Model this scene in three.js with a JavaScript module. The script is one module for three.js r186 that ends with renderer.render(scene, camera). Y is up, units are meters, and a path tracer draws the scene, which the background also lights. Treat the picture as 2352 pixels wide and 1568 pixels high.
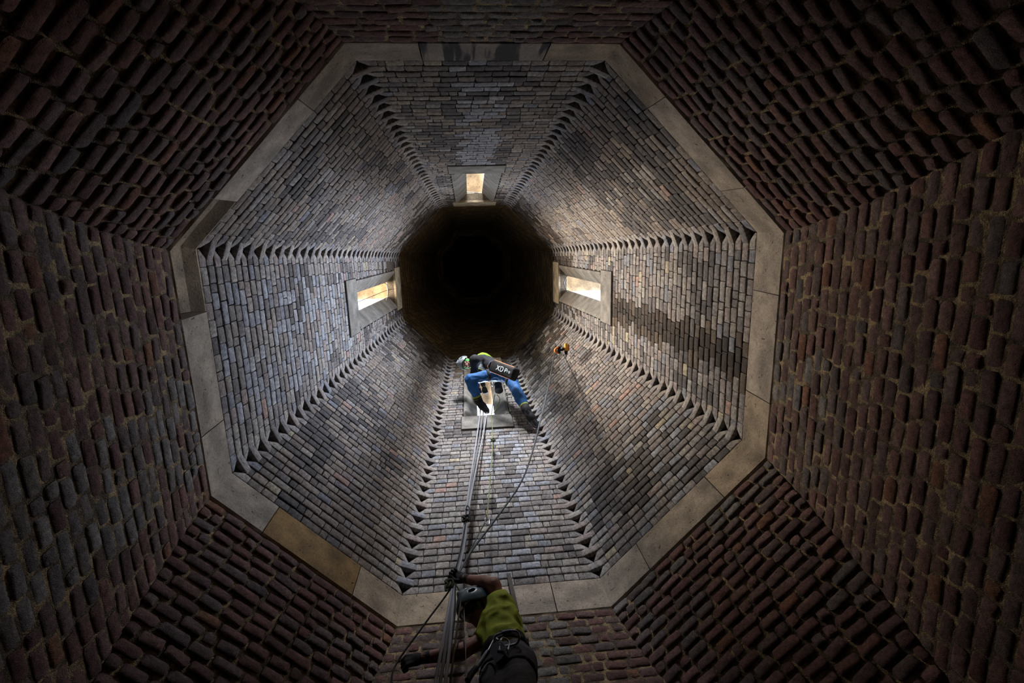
import * as THREE from 'three';
import { mergeGeometries } from 'three/addons/utils/BufferGeometryUtils.js';
import { RoundedBoxGeometry } from 'three/addons/geometries/RoundedBoxGeometry.js';
import { RectAreaLightUniformsLib } from 'three/addons/lights/RectAreaLightUniformsLib.js';

// ------------------------------------------------------------------ camera, sky, lights, exposure
const U = 0.7;                                   // metres per survey unit
const scene = new THREE.Scene();
const camera = new THREE.PerspectiveCamera(2 * Math.atan(784 / 1123.23) * 180 / Math.PI, 2352 / 1568, 0.05, 200);
camera.matrixAutoUpdate = true;
const CAM = new THREE.Vector3(-0.24172 * U, 0, 1.26174 * U);
camera.position.copy(CAM);
camera.quaternion.setFromRotationMatrix(new THREE.Matrix4().makeBasis(
  new THREE.Vector3(0.99565404, -0.08856799, -0.02878792),
  new THREE.Vector3(0.04620695, 0.201423, 0.97841387),
  new THREE.Vector3(-0.0808576, -0.97549192, 0.20464008)));
camera.updateMatrixWorld(true);

const renderer = new THREE.WebGLRenderer({ antialias: true });
renderer.toneMapping = THREE.LinearToneMapping;
renderer.toneMappingExposure = 1.0;
renderer.shadowMap.enabled = true;
renderer.shadowMap.type = THREE.PCFSoftShadowMap;

scene.background = new THREE.Color(2.3, 2.4, 2.5);      // an even, bright overcast sky
// daylight that falls in through the four slit windows: one soft sky panel outside each
RectAreaLightUniformsLib.init();
const DAY = { R: [255, 0xdfeaff, 4], T: [330, 0xf2f5ff, 2.5], L: [330, 0xfff2e4, 4], B: [110, 0xe6eeff, 3.4] };
const ANG = { R: 0, T: Math.PI / 2, L: Math.PI, B: -Math.PI / 2 };
for (const k of 'RTLB') {
  const n = new THREE.Vector3(Math.cos(ANG[k]), 0, Math.sin(ANG[k]));
  const l = new THREE.RectAreaLight(DAY[k][1], DAY[k][0], DAY[k][2] * U, 4.4 * U);
  l.name = 'daylight';
  l.position.copy(n).multiplyScalar(7.4 * U); l.position.y = 14.6 * U;
  l.lookAt(n.x * 2.6 * U, 11.6 * U, n.z * 2.6 * U);
  scene.add(l);
}

// ------------------------------------------------------------------ helpers
const rng = (s) => () => { s |= 0; s = s + 0x6D2B79F5 | 0; let t = Math.imul(s ^ s >>> 15, 1 | s); t = t + Math.imul(t ^ t >>> 7, 61 | t) ^ t; return ((t ^ t >>> 14) >>> 0) / 4294967296; };
const R0 = rng(7);
const V = (x, y, z) => new THREE.Vector3(x * U, y * U, z * U);   // survey units to metres
const M = (x, y, z) => new THREE.Vector3(x, y, z);
const clamp = (x, a, b) => Math.max(a, Math.min(b, x)), lerp = (a, b, t) => a + (b - a) * t, smooth = (a, b, x) => { const t = clamp((x - a) / (b - a), 0, 1); return t * t * (3 - 2 * t); };
const hash2 = (x, y, s) => { let n = Math.imul(x | 0, 374761393) + Math.imul(y | 0, 668265263) + Math.imul(s | 0, 982451653); n = Math.imul(n ^ n >>> 13, 1274126177); return ((n ^ n >>> 16) >>> 0) / 4294967296; };
function vnoise(x, y, s, period = 1e9) {
  const xi = Math.floor(x), yi = Math.floor(y), fx = x - xi, fy = y - yi, w = (i) => ((i % period) + period) % period;
  const u = fx * fx * (3 - 2 * fx), v = fy * fy * (3 - 2 * fy);
  return lerp(lerp(hash2(w(xi), w(yi), s), hash2(w(xi + 1), w(yi), s), u), lerp(hash2(w(xi), w(yi + 1), s), hash2(w(xi + 1), w(yi + 1), s), u), v);
}
function fbm(x, y, s, oct = 4, period = 1e9) { let a = 0, w = 0.5, t = 0; for (let i = 0; i < oct; i++) { a += w * vnoise(x, y, s + i * 17, period); t += w; w *= 0.5; x *= 2; y *= 2; period *= 2; } return a / t; }
function noise3(x, y, z, s) { const zi = Math.floor(z), f = z - zi, u = f * f * (3 - 2 * f); return lerp(vnoise(x, y, s + zi * 31), vnoise(x, y, s + (zi + 1) * 31), u); }
function tex(size, fn, srgb = true, rx = 1, ry = 1) {
  const d = new Uint8Array(size * size * 4);
  for (let y = 0; y < size; y++) for (let x = 0; x < size; x++) {
    const c = fn(x / size, y / size), i = (y * size + x) * 4;
    for (let k = 0; k < 3; k++) d[i + k] = clamp(Math.round((Array.isArray(c) ? c[k] : c) * 255), 0, 255);
    d[i + 3] = 255;
  }
  const t = new THREE.DataTexture(d, size, size); t.wrapS = t.wrapT = THREE.RepeatWrapping; t.magFilter = THREE.LinearFilter; t.minFilter = THREE.LinearMipmapLinearFilter; t.generateMipmaps = true;
  if (srgb) t.colorSpace = THREE.SRGBColorSpace;
  t.repeat.set(rx, ry); t.needsUpdate = true; return t;
}
const names = new Map();
function numbered(n) { const c = names.get(n) ?? 0; names.set(n, c + 1); return c ? `${n}_${String(c).padStart(3, '0')}` : n; }
const shade = (o) => { o.castShadow = o.receiveShadow = true; return o; };
function part(name, geo, mat, parent, label) { const m = shade(new THREE.Mesh(geo, mat)); m.name = name; if (label) m.userData.label = label; parent.add(m); return m; }
function boxUV(g) { const f = g.index ? g.toNonIndexed() : g; f.computeVertexNormals(); const p = f.attributes.position, n = f.attributes.normal, uv = new Float32Array(p.count * 2); for (let i = 0; i < p.count; i++) { const ax = Math.abs(n.getX(i)), ay = Math.abs(n.getY(i)), az = Math.abs(n.getZ(i)), x = p.getX(i), y = p.getY(i), z = p.getZ(i), q = az >= ax && az >= ay ? [x, y] : ax >= ay ? [z, y] : [x, z]; uv[2 * i] = q[0] + 0.3; uv[2 * i + 1] = q[1]; } f.setAttribute('uv', new THREE.BufferAttribute(uv, 2)); return f; }
function struct(name, label) { const g = new THREE.Group(); g.name = numbered(name); g.userData.kind = 'structure'; if (label) g.userData.label = label; scene.add(g); return g; }
function thing(name, label, category, pos, group) { const g = new THREE.Group(); g.name = numbered(name); g.userData = { label, category }; if (group) g.userData.group = group; if (pos) g.position.copy(pos); scene.add(g); return g; }
// how large a spot of one square metre facing `n` shows in the photograph, 0 outside the frame
const camInv = camera.matrixWorldInverse.copy(camera.matrixWorld).invert();
function shows(p, n) {
  const q = p.clone().applyMatrix4(camInv); if (q.z > -0.1) return 0;
  const x = 1176 + 1123.23 * q.x / -q.z, y = 784 - 1123.23 * q.y / -q.z;
  if (x < -40 || x > 2392 || y < -40 || y > 1608) return 0;
  const d = CAM.clone().sub(p), L = d.length(); return Math.max(0, d.dot(n) / L) / (L * L);
}

// ------------------------------------------------------------------ materials
const grain = tex(512, (x, y) => { const a = fbm(x * 16, y * 16, 3, 4, 16), b = fbm(x * 90, y * 90, 9, 2, 90), s = vnoise(x * 60, y * 60, 5, 60); return clamp(0.62 + 0.5 * (a - 0.5) + 0.34 * (b - 0.5) + (s > 0.86 ? -0.22 : 0) + (s < 0.06 ? 0.2 : 0) + 0.22, 0, 1); }, true, 3, 3);
const grainBump = tex(512, (x, y) => 0.5 + 0.6 * (fbm(x * 24, y * 24, 21, 4, 24) - 0.5) + 0.5 * (fbm(x * 120, y * 120, 29, 2, 120) - 0.5), false, 3, 3);
const stoneTex = tex(512, (x, y) => { const a = fbm(x * 6, y * 6, 41, 5, 6), b = fbm(x * 80, y * 80, 43, 2, 80), p = vnoise(x * 50, y * 50, 45, 50); const k = 0.8 + 0.5 * (a - 0.5) + 0.2 * (b - 0.5) + (p > 0.93 ? -0.4 : 0); return [k, k * 0.985, k * 0.96]; }, true, 1.2, 1.2);
const streakTex = tex(512, (x, y) => { const a = fbm(x * 6, y * 6, 51, 4, 6), b = fbm(x * 70, y * 70, 53, 2, 70), s = fbm(x * 14 + 0.3 * a, y * 1, 57, 3, 14); const dark = smooth(0.5, 0.62, s); const k = (0.82 + 0.3 * (a - 0.5) + 0.2 * (b - 0.5)) * (1 - 0.68 * dark); return [k, k * (0.985 + 0.02 * dark), k * (0.955 + 0.08 * dark)]; }, true, 1.2, 1.2);
const mortarTex = tex(512, (x, y) => { const a = fbm(x * 10, y * 10, 61, 5, 10), b = fbm(x * 100, y * 100, 63, 2, 100), g = smooth(0.42, 0.6, fbm(x * 12, y * 12, 67, 4, 12)); const k = 0.55 + 0.3 * (b - 0.5) + 0.4 * (a - 0.5); return [k * lerp(0.72, 1.15, g), k * lerp(0.66, 1.06, g), k * lerp(0.6, 0.92, g)]; }, true, 1.6, 1.6);
const std = (color, o = {}) => new THREE.MeshStandardMaterial({ color, roughness: 0.9, metalness: 0, ...o });
const brickMat = (c) => std(c, { map: grain, bumpMap: grainBump, bumpScale: 0.004, roughness: 0.92 });
const GREY = ['#a39c95', '#aaa49f', '#958f8a', '#9f9690', '#aea8a1', '#8b8582', '#9b928d', '#b4ada3', '#94959a', '#a49b90', '#857f7d', '#a89a93', '#c0b49b', '#b8998d'].map(brickMat);
const GREYWARM = ['#a3978b', '#9a8f84', '#8f857b', '#a89b8e', '#94877c', '#877d75', '#9f9184', '#ad9f90'].map(brickMat);
const GREYLIMELIT = ['#b2b4b9', '#a9aaaf', '#b9b9ba', '#a2a4a9'].map(brickMat);  // pale bricks: lime run-off, and window light painted on two faces
const GREYDARK = ['#6a6562', '#726c69', '#625d5b', '#7a7370'].map(brickMat);
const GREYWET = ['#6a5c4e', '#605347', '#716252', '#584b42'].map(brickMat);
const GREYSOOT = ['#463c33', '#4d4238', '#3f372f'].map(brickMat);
const RED = ['#7d5d53', '#855f56', '#77534d', '#72524d', '#886760', '#7d605a', '#6d534f', '#78635d', '#8a5e48', '#674c43', '#74645f', '#8e6349', '#6a605d'].map(brickMat);
const REDLIME = ['#837d78', '#89837c', '#776f6a', '#7f746d', '#8f8982'].map(brickMat);
const greyMortar = std('#5c544e', { map: mortarTex, bumpMap: grainBump, bumpScale: 0.006 });
const redMortar = std('#e8d9b8', { map: mortarTex, bumpMap: grainBump, bumpScale: 0.012 });
const STONE = ['#b9ac9e', '#b0a495', '#c0b3a4', '#b3a28b'].map((c) => std(c, { map: stoneTex, bumpMap: grainBump, bumpScale: 0.002 }));
const stoneWarm = std('#a3814f', { map: stoneTex, bumpMap: grainBump, bumpScale: 0.002 });
const stoneStreak = std('#a0978f', { map: streakTex, bumpMap: grainBump, bumpScale: 0.002 });
const jambGrey = std('#98958f', { map: stoneTex, bumpMap: grainBump, bumpScale: 0.003 });
const sand = std('#c9b698', { map: stoneTex });
const jambBrown = std('#8b8276', { map: stoneTex, bumpMap: grainBump, bumpScale: 0.003 });
const hoodStone = std('#b3a083', { map: stoneTex });
const merged = std('#ffffff', { map: grain, vertexColors: true, roughness: 0.92 });

// ------------------------------------------------------------------ bricks
// a unit brick: 1 long, 1 high, front at z = 0; corners knocked off, arrises worn
function brickShape(seed, len, hgt, cut, bev, rough, tip = 0) {
  const r = rng(seed), j = (k) => (r() - 0.5) * 2 * k, L = len / 2, H = hgt / 2;
  const c = () => cut * (0.6 + 0.8 * r());
  const a = [c(), c(), c(), c()], b = [c(), c(), c(), c()].map((v) => v * 0.7);
  if (tip > 0) { a[2] = tip; b[2] = hgt * 0.8; } if (tip < 0) { a[3] = -tip; b[3] = hgt * 0.8; }
  const ring = [[-L + a[0], -H], [L - a[1], -H], [L, -H + b[1]], [L, H - b[2]], [L - a[2], H], [-L + a[3], H], [-L, H - b[3]], [-L, -H + b[0]]];
  const P = [], T = [], uo = r() * 9, vo = r() * 9;
  const put = (x, y, z) => { P.push(x, y, z); T.push(uo + x, vo + y); return P.length / 3 - 1; };
  const tilt = [j(rough * 0.5), j(rough * 0.5)];
  const out = ring.map(([x, y]) => [x + j(rough), y + j(rough * 0.7)]);
  const F = out.map(([x, y]) => put(x - Math.sign(x) * bev * (0.7 + 0.6 * r()), y - Math.sign(y) * bev * (0.7 + 0.6 * r()), tilt[0] * x / L + tilt[1] * y / H + j(rough * 0.35)));
  const C = put(j(rough), j(rough), bev * 0.25 + j(rough * 0.4));
  const B = out.map(([x, y]) => put(x, y, -bev * (0.8 + 0.5 * r())));
  const B2 = out.map(([x, y]) => put(x, y, -bev * 1.05));
  const K = out.map(([x, y]) => put(x, y, -0.075));
  const I = [];
  for (let i = 0; i < 8; i++) { const n = (i + 1) % 8; I.push(C, F[i], F[n], F[i], B[i], B[n], F[i], B[n], F[n], B2[i], K[i], K[n], B2[i], K[n], B2[n]); }
  const g = new THREE.BufferGeometry();
  g.setAttribute('position', new THREE.Float32BufferAttribute(P, 3)); g.setAttribute('uv', new THREE.Float32BufferAttribute(T, 2)); g.setIndex(I); g.computeVertexNormals();
  return g;
}
const greyLen = 0.19 * U, greyRow = 0.1335 * U, redLen = 0.228 * U, redRow = 0.117 * U;
const family = (n, seed, len, h, cut, bev, rough) => Array.from({ length: n }, (_, i) => brickShape(seed + i, len, h, cut, bev, rough));
const SHAPES = {
  grey: { full: family(7, 100, greyLen - 0.007, greyRow - 0.017, 0.006, 0.005, 0.0022), half: family(4, 140, greyLen * 0.55 - 0.007, greyRow - 0.017, 0.006, 0.005, 0.0022), long: family(4, 160, greyLen * 1.4 - 0.007, greyRow - 0.017, 0.006, 0.005, 0.0022),
    tipR: [1, 2, 3].map((i) => brickShape(170 + i, greyLen - 0.004, greyRow - 0.015, 0.006, 0.004, 0.002, 0.06)), tipL: [1, 2, 3].map((i) => brickShape(180 + i, greyLen - 0.004, greyRow - 0.015, 0.006, 0.004, 0.002, -0.06)) },
  red: { full: family(9, 200, redLen - 0.017, redRow - 0.0165, 0.013, 0.007, 0.005), half: family(5, 240, redLen * 0.55 - 0.018, redRow - 0.0165, 0.012, 0.007, 0.0045), long: family(5, 260, redLen * 1.25 - 0.018, redRow - 0.0165, 0.013, 0.007, 0.005) },
};
const SIZES = { grey: { full: greyLen, half: greyLen * 0.55, long: greyLen * 1.4, tipL: greyLen, tipR: greyLen }, red: { full: redLen, half: redLen * 0.55, long: redLen * 1.25 } };
// bricks of one course between x0 and x1
function course(kind, x0, x1, offset, r, emit) {
  let x = x0, first = true;
  while (x < x1 - 0.004) {
    let t = r() < 0.13 ? 'half' : r() < 0.2 ? 'long' : 'full';
    if (first) { t = offset ? 'half' : 'full'; first = false; }
    let L = SIZES[kind][t]; const left = x1 - x;
    if (left < L * 1.35) { if (left > SIZES[kind].full * 1.3) t = 'long'; else if (left > SIZES[kind].full * 0.75) t = 'full'; else t = 'half'; L = left; if (left > SIZES[kind].long * 1.05) { t = 'full'; L = left / 2; } }
    emit(x + L / 2, L, t, L / SIZES[kind][t]); x += L;
  }
}
// lay a list of bricks on a wall: the 300 that show largest are parts, the rest one joined part
function lay(wall, list) {
  wall.updateMatrixWorld(true);
  const nrm = new THREE.Vector3(), pos = new THREE.Vector3();
  for (const b of list) { pos.set(b.x, b.y, b.z).applyMatrix4(wall.matrixWorld); nrm.set(0, 0, 1).transformDirection(wall.matrixWorld); b.show = shows(pos, nrm) * b.len; }
  list.sort((p, q) => q.show - p.show);
  const rest = [], o = new THREE.Object3D();
  list.forEach((b, i) => {
    if (i < 300 && b.show > 0) {
      const m = part('brick', b.geo, b.mat, wall); m.position.set(b.x, b.y, b.z); m.rotation.set(b.rx, b.ry, b.rz); m.scale.set(b.sx, 1, 1);
    } else {
      o.position.set(b.x, b.y, b.z); o.rotation.set(b.rx, b.ry, b.rz); o.scale.set(b.sx, 1, 1); o.updateMatrix();
      const g = b.geo.clone().applyMatrix4(o.matrix), n = g.attributes.position.count, c = new Float32Array(n * 3);
      for (let k = 0; k < n; k++) { c[3 * k] = b.mat.color.r; c[3 * k + 1] = b.mat.color.g; c[3 * k + 2] = b.mat.color.b; }
      g.setAttribute('color', new THREE.BufferAttribute(c, 3)); rest.push(g);
    }
  });
  if (rest.length) { const m = part('brickwork', mergeGeometries(rest), merged, wall); m.userData.kind = 'stuff'; }
}
const pick = (a, r) => a[Math.floor(r() * a.length)];

// ------------------------------------------------------------------ the tower shell
const H1 = 4.877 * U, H2 = 5.424 * U, H3 = 14.446 * U, A1 = 3 * U, A2 = 3.04 * U, SLOPE = 0.090674, A3 = A2 - SLOPE * (H3 - H2), T8 = Math.tan(Math.PI / 8);
const LEAN = Math.atan(SLOPE), FLOOR = -2.0 * U;
const SIDES = [['right', 'R', 0], ['top_right', 'RT', 45], ['top', 'T', 90], ['top_left', 'LT', 135], ['left', 'L', 180], ['bottom_left', 'LB', 225], ['bottom', 'B', 270], ['bottom_right', 'RB', 315]];
const faceFrame = (o, deg, a, h, lean = 0) => {    // local x along the wall, y up it, z into the room
  const t = deg * Math.PI / 180, n = M(Math.cos(t), 0, Math.sin(t)), z0 = n.clone().negate(), y = M(0, 1, 0), x = y.clone().cross(z0);
  const q = new THREE.Matrix4().makeBasis(x, y, z0).multiply(new THREE.Matrix4().makeRotationX(lean));
  o.quaternion.setFromRotationMatrix(q); o.position.set(n.x * a, h, n.z * a);
};
// a slab whose outline (x, y) runs round counter-clockwise, front at z = -rec, back at z = -thick, widened outward to close the corners
function slab(outline, holes, rec, thick, widen, div) {
  const s = new THREE.Shape(outline.map(([x, y]) => new THREE.Vector2(x, y)));
  for (const h of holes) s.holes.push(new THREE.Path(h.map(([x, y]) => new THREE.Vector2(x, y))));
  const tri = new THREE.ShapeGeometry(s), p = tri.attributes.position, n = p.count, P = [], T = [], I = [];
  for (let i = 0; i < n; i++) { P.push(p.getX(i), p.getY(i), -rec); T.push(p.getX(i), p.getY(i)); }
  for (let i = 0; i < n; i++) { P.push(p.getX(i) * widen, p.getY(i), -thick); T.push(p.getX(i), p.getY(i)); }
  const ix = tri.index.array; for (let i = 0; i < ix.length; i += 3) { I.push(ix[i], ix[i + 1], ix[i + 2], n + ix[i], n + ix[i + 2], n + ix[i + 1]); }
  const rim = (list) => { for (let i = 0; i < list.length; i++) { const [ax, ay] = list[i], [bx, by] = list[(i + 1) % list.length], b = P.length / 3; P.push(ax, ay, -rec, bx, by, -rec, bx * widen, by, -thick, ax * widen, ay, -thick); T.push(ax, ay, bx, by, bx, by + thick, ax, ay + thick); I.push(b, b + 3, b + 2, b, b + 2, b + 1); } };
  rim(outline); for (const h of holes) rim(h);
  const g = new THREE.BufferGeometry(); g.setAttribute('position', new THREE.Float32BufferAttribute(P, 3)); g.setAttribute('uv', new THREE.Float32BufferAttribute(T, 2)); g.setIndex(I);
  const f = g.toNonIndexed(); f.computeVertexNormals(); return f;
}
// -- spire: eight leaning faces of grey brick; every other course is carried straight across the corner
const slopeLen = (H3 - H2) / Math.cos(LEAN), toY = (h) => (h - H2) / Math.cos(LEAN);
const THK = 0.22 * U, WIN = { sill0: toY(9.81 * U), sill1: toY(10.43 * U), head: toY(13.72 * U), head1: toY(14.3 * U), in: 0.46 * U, out: 0.2 * U, sill: 0.56 * U };
for (const [side, key, deg] of SIDES) {
  const r = rng(900 + deg), g = struct('wall_spire_' + side); faceFrame(g, deg, A2, H2, LEAN);
  const windowed = deg % 90 === 0, w0 = A2 * T8, w1 = A3 * T8, rec = 0.022;
  const hole = windowed ? [[[-WIN.in, WIN.sill1], [-WIN.in, WIN.head], [WIN.in, WIN.head], [WIN.in, WIN.sill1]]] : [];
  part('mortar', slab([[-w0 - 0.012, -0.01], [w0 + 0.012, -0.01], [w1 + 0.012, slopeLen], [-w1 - 0.012, slopeLen]], hole, rec, THK, (A2 + THK) / A2, 0), greyMortar, g);
  const list = [], rows = Math.floor(slopeLen / greyRow), row = slopeLen / rows;
  for (let i = 0; i < rows; i++) {
    const y = (i + 0.5) * row, half = lerp(w0, w1, y / slopeLen), tooth = i % 2 === 1, end = half - (tooth ? 0.05 : 0.002 + greyLen), spans = [];
    if (windowed && y > WIN.sill0 - 0.02 && y < WIN.head1) { const k = y < WIN.sill1 ? WIN.sill : WIN.in + 0.055 * U + (i % 2 ? 0.012 : 0); spans.push([-end, -k - 0.004], [k + 0.004, end]); } else spans.push([-end, end]);
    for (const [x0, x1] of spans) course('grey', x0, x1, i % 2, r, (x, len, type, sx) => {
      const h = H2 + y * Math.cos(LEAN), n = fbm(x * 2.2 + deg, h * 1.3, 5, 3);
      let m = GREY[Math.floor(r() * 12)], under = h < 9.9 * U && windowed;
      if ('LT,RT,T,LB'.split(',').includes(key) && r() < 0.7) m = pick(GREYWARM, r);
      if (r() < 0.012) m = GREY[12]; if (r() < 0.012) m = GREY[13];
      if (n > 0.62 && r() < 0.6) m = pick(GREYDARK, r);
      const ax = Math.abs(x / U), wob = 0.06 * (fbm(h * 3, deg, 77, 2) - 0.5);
      if (under && key === 'T') { if (ax < 0.3 + wob) { if (r() < 0.75) m = pick(GREYLIMELIT, r); } else if (ax < 0.46 + wob) m = r() < 0.8 ? pick(GREYDARK, r) : m; if (h < 6.6 * U && ax < 0.5 && r() < 0.45) m = pick(GREYDARK, r); }
      if (under && key === 'L' && ax < 0.75 && r() < 0.4) m = pick(GREYLIMELIT, r);  // lime run-off, with the right window's bluish pool of light painted in
      if (under && key === 'B') { if (x > -0.1 * U && ax < 0.62 && r() < 0.5) m = pick(GREYLIMELIT, r); if (x > 0.12 * U && x < 0.4 * U && r() < 0.35) m = GREYDARK[3]; }
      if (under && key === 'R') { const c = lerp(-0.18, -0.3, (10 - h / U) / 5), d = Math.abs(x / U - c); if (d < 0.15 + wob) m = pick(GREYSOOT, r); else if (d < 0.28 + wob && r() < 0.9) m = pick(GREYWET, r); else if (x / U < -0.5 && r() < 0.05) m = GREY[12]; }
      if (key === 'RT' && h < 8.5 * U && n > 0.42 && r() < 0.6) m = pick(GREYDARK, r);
      if (key === 'RB' && h < 7.2 * U && x > -0.3 * U && r() < 0.16) m = pick(GREYLIMELIT, r);  // patch of light from the opposite window, painted as scattered paler bricks
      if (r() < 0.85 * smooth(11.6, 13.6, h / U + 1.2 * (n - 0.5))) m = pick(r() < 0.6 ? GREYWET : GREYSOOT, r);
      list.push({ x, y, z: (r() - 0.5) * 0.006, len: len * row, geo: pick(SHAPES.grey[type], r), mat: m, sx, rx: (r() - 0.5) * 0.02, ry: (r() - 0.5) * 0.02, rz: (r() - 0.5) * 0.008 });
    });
    if (!tooth) for (const s of [-1, 1]) list.push({ x: s * (half - 0.002 - greyLen / 2), y, z: 0, len: greyLen * row, geo: pick(SHAPES.grey[s > 0 ? 'tipR' : 'tipL'], r), mat: GREY[Math.floor(r() * 12)], sx: 1, rx: 0, ry: 0, rz: 0 });
    if (tooth) { // the corner brick at this face's right-hand end, set straight across the 135 degree corner
      const L = 0.08 * (0.9 + 0.2 * r()), ca = Math.PI / 8, x = half - L * 0.5 * (1 + Math.cos(Math.PI / 4)) + L * 0.5, z = L * Math.sin(Math.PI / 4) * 0.5;
      list.push({ x: half - L / 2 + L / 2 * Math.cos(Math.PI / 4), y, z: z, len: 0.012, geo: pick(SHAPES.grey.long, r), mat: GREY[Math.floor(r() * 12)], sx: 0.92 + 0.08 * r(), rx: 0, ry: -ca, rz: 0 });
    }
  }
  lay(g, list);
}
// -- stone band under the spire: eight face stones and eight stones bent round the corners
{
  const band = struct('trim_1', 'pale stone band round the octagon between red and grey brick');
  const flat = [[3.3, 4.862], [3.02, 4.862], [3.0, 4.885], [3.008, 5.0], [3.03, 5.405], [3.042, 5.428], [3.3, 5.428]], cove = [[3.3, 4.862], [3.02, 4.862], [3.0, 4.885], [3.05, 4.93], [3.12, 5.0], [3.14, 5.12], [3.11, 5.26], [3.03, 5.38], [3.03, 5.405], [3.042, 5.428], [3.3, 5.428]];
  const at = (deg, u, a) => { const t = deg * Math.PI / 180, s = a / 3; return [Math.cos(t) * a - Math.sin(t) * u * s, Math.sin(t) * a + Math.cos(t) * u * s]; };
  const sweep = (path, profile, seed) => {
    const P = [], T = [], I = [], m = profile.length; let run = 0;
    path.forEach(([deg, u], i) => {
      if (i) { const p = at(...path[i - 1], 3), q = at(deg, u, 3); run += Math.hypot(p[0] - q[0], p[1] - q[1]) * U; }
      profile.forEach(([a, h], k) => { const e = (a > 3.2 ? 0 : 0.006 * (vnoise(i * 1.7, k * 1.3, seed) - 0.5)), [x, z] = at(deg, u, a + e); P.push(x * U, (h + e) * U, z * U); T.push(run + seed * 0.37, (h - a) * U + seed * 0.21); });
    });
    for (let i = 0; i + 1 < path.length; i++) for (let k = 0; k < m; k++) { const a = i * m + k, b = i * m + (k + 1) % m; I.push(a, b, b + m, a, b + m, a + m); }
    const last = (path.length - 1) * m; for (let k = 1; k + 1 < m; k++) { I.push(0, k + 1, k, last, last + k, last + k + 1); }
    const g = new THREE.BufferGeometry(); g.setAttribute('position', new THREE.Float32BufferAttribute(P, 3)); g.setAttribute('uv', new THREE.Float32BufferAttribute(T, 2)); g.setIndex(I);
    const f = g.toNonIndexed(); f.computeVertexNormals(); return f;
  };
  const e = 3 * T8, J = 0.6, gap = 0.005;
  { const closed = []; SIDES.forEach(([, , deg]) => closed.push([deg, 0], [deg, e])); closed.push([360, 0]); part('mortar', sweep(closed, [[3.34, 4.8], [3.15, 4.87], [3.15, 5.42], [3.34, 5.5]], 1), greyMortar, band); }
  SIDES.forEach(([, key, deg], i) => {
    const mid = []; for (let k = 0; k <= 8; k++) mid.push([deg, lerp(-J + gap, J - gap, k / 8)]);
    part('stone', sweep(mid, flat, 3 + i * 2), key === 'T' ? stoneStreak : key === 'LB' ? stoneWarm : STONE[i % 3], band);
    const corner = []; for (let k = 0; k <= 4; k++) corner.push([deg, lerp(J + gap, e, k / 4)]); for (let k = 1; k <= 4; k++) corner.push([deg + 45, lerp(-e, -J - gap, k / 4)]);
    part('stone', sweep(corner, key === 'LT' ? cove : flat, 4 + i * 2), STONE[(i * 2 + 1) % 4], band);
  });
}
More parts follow.
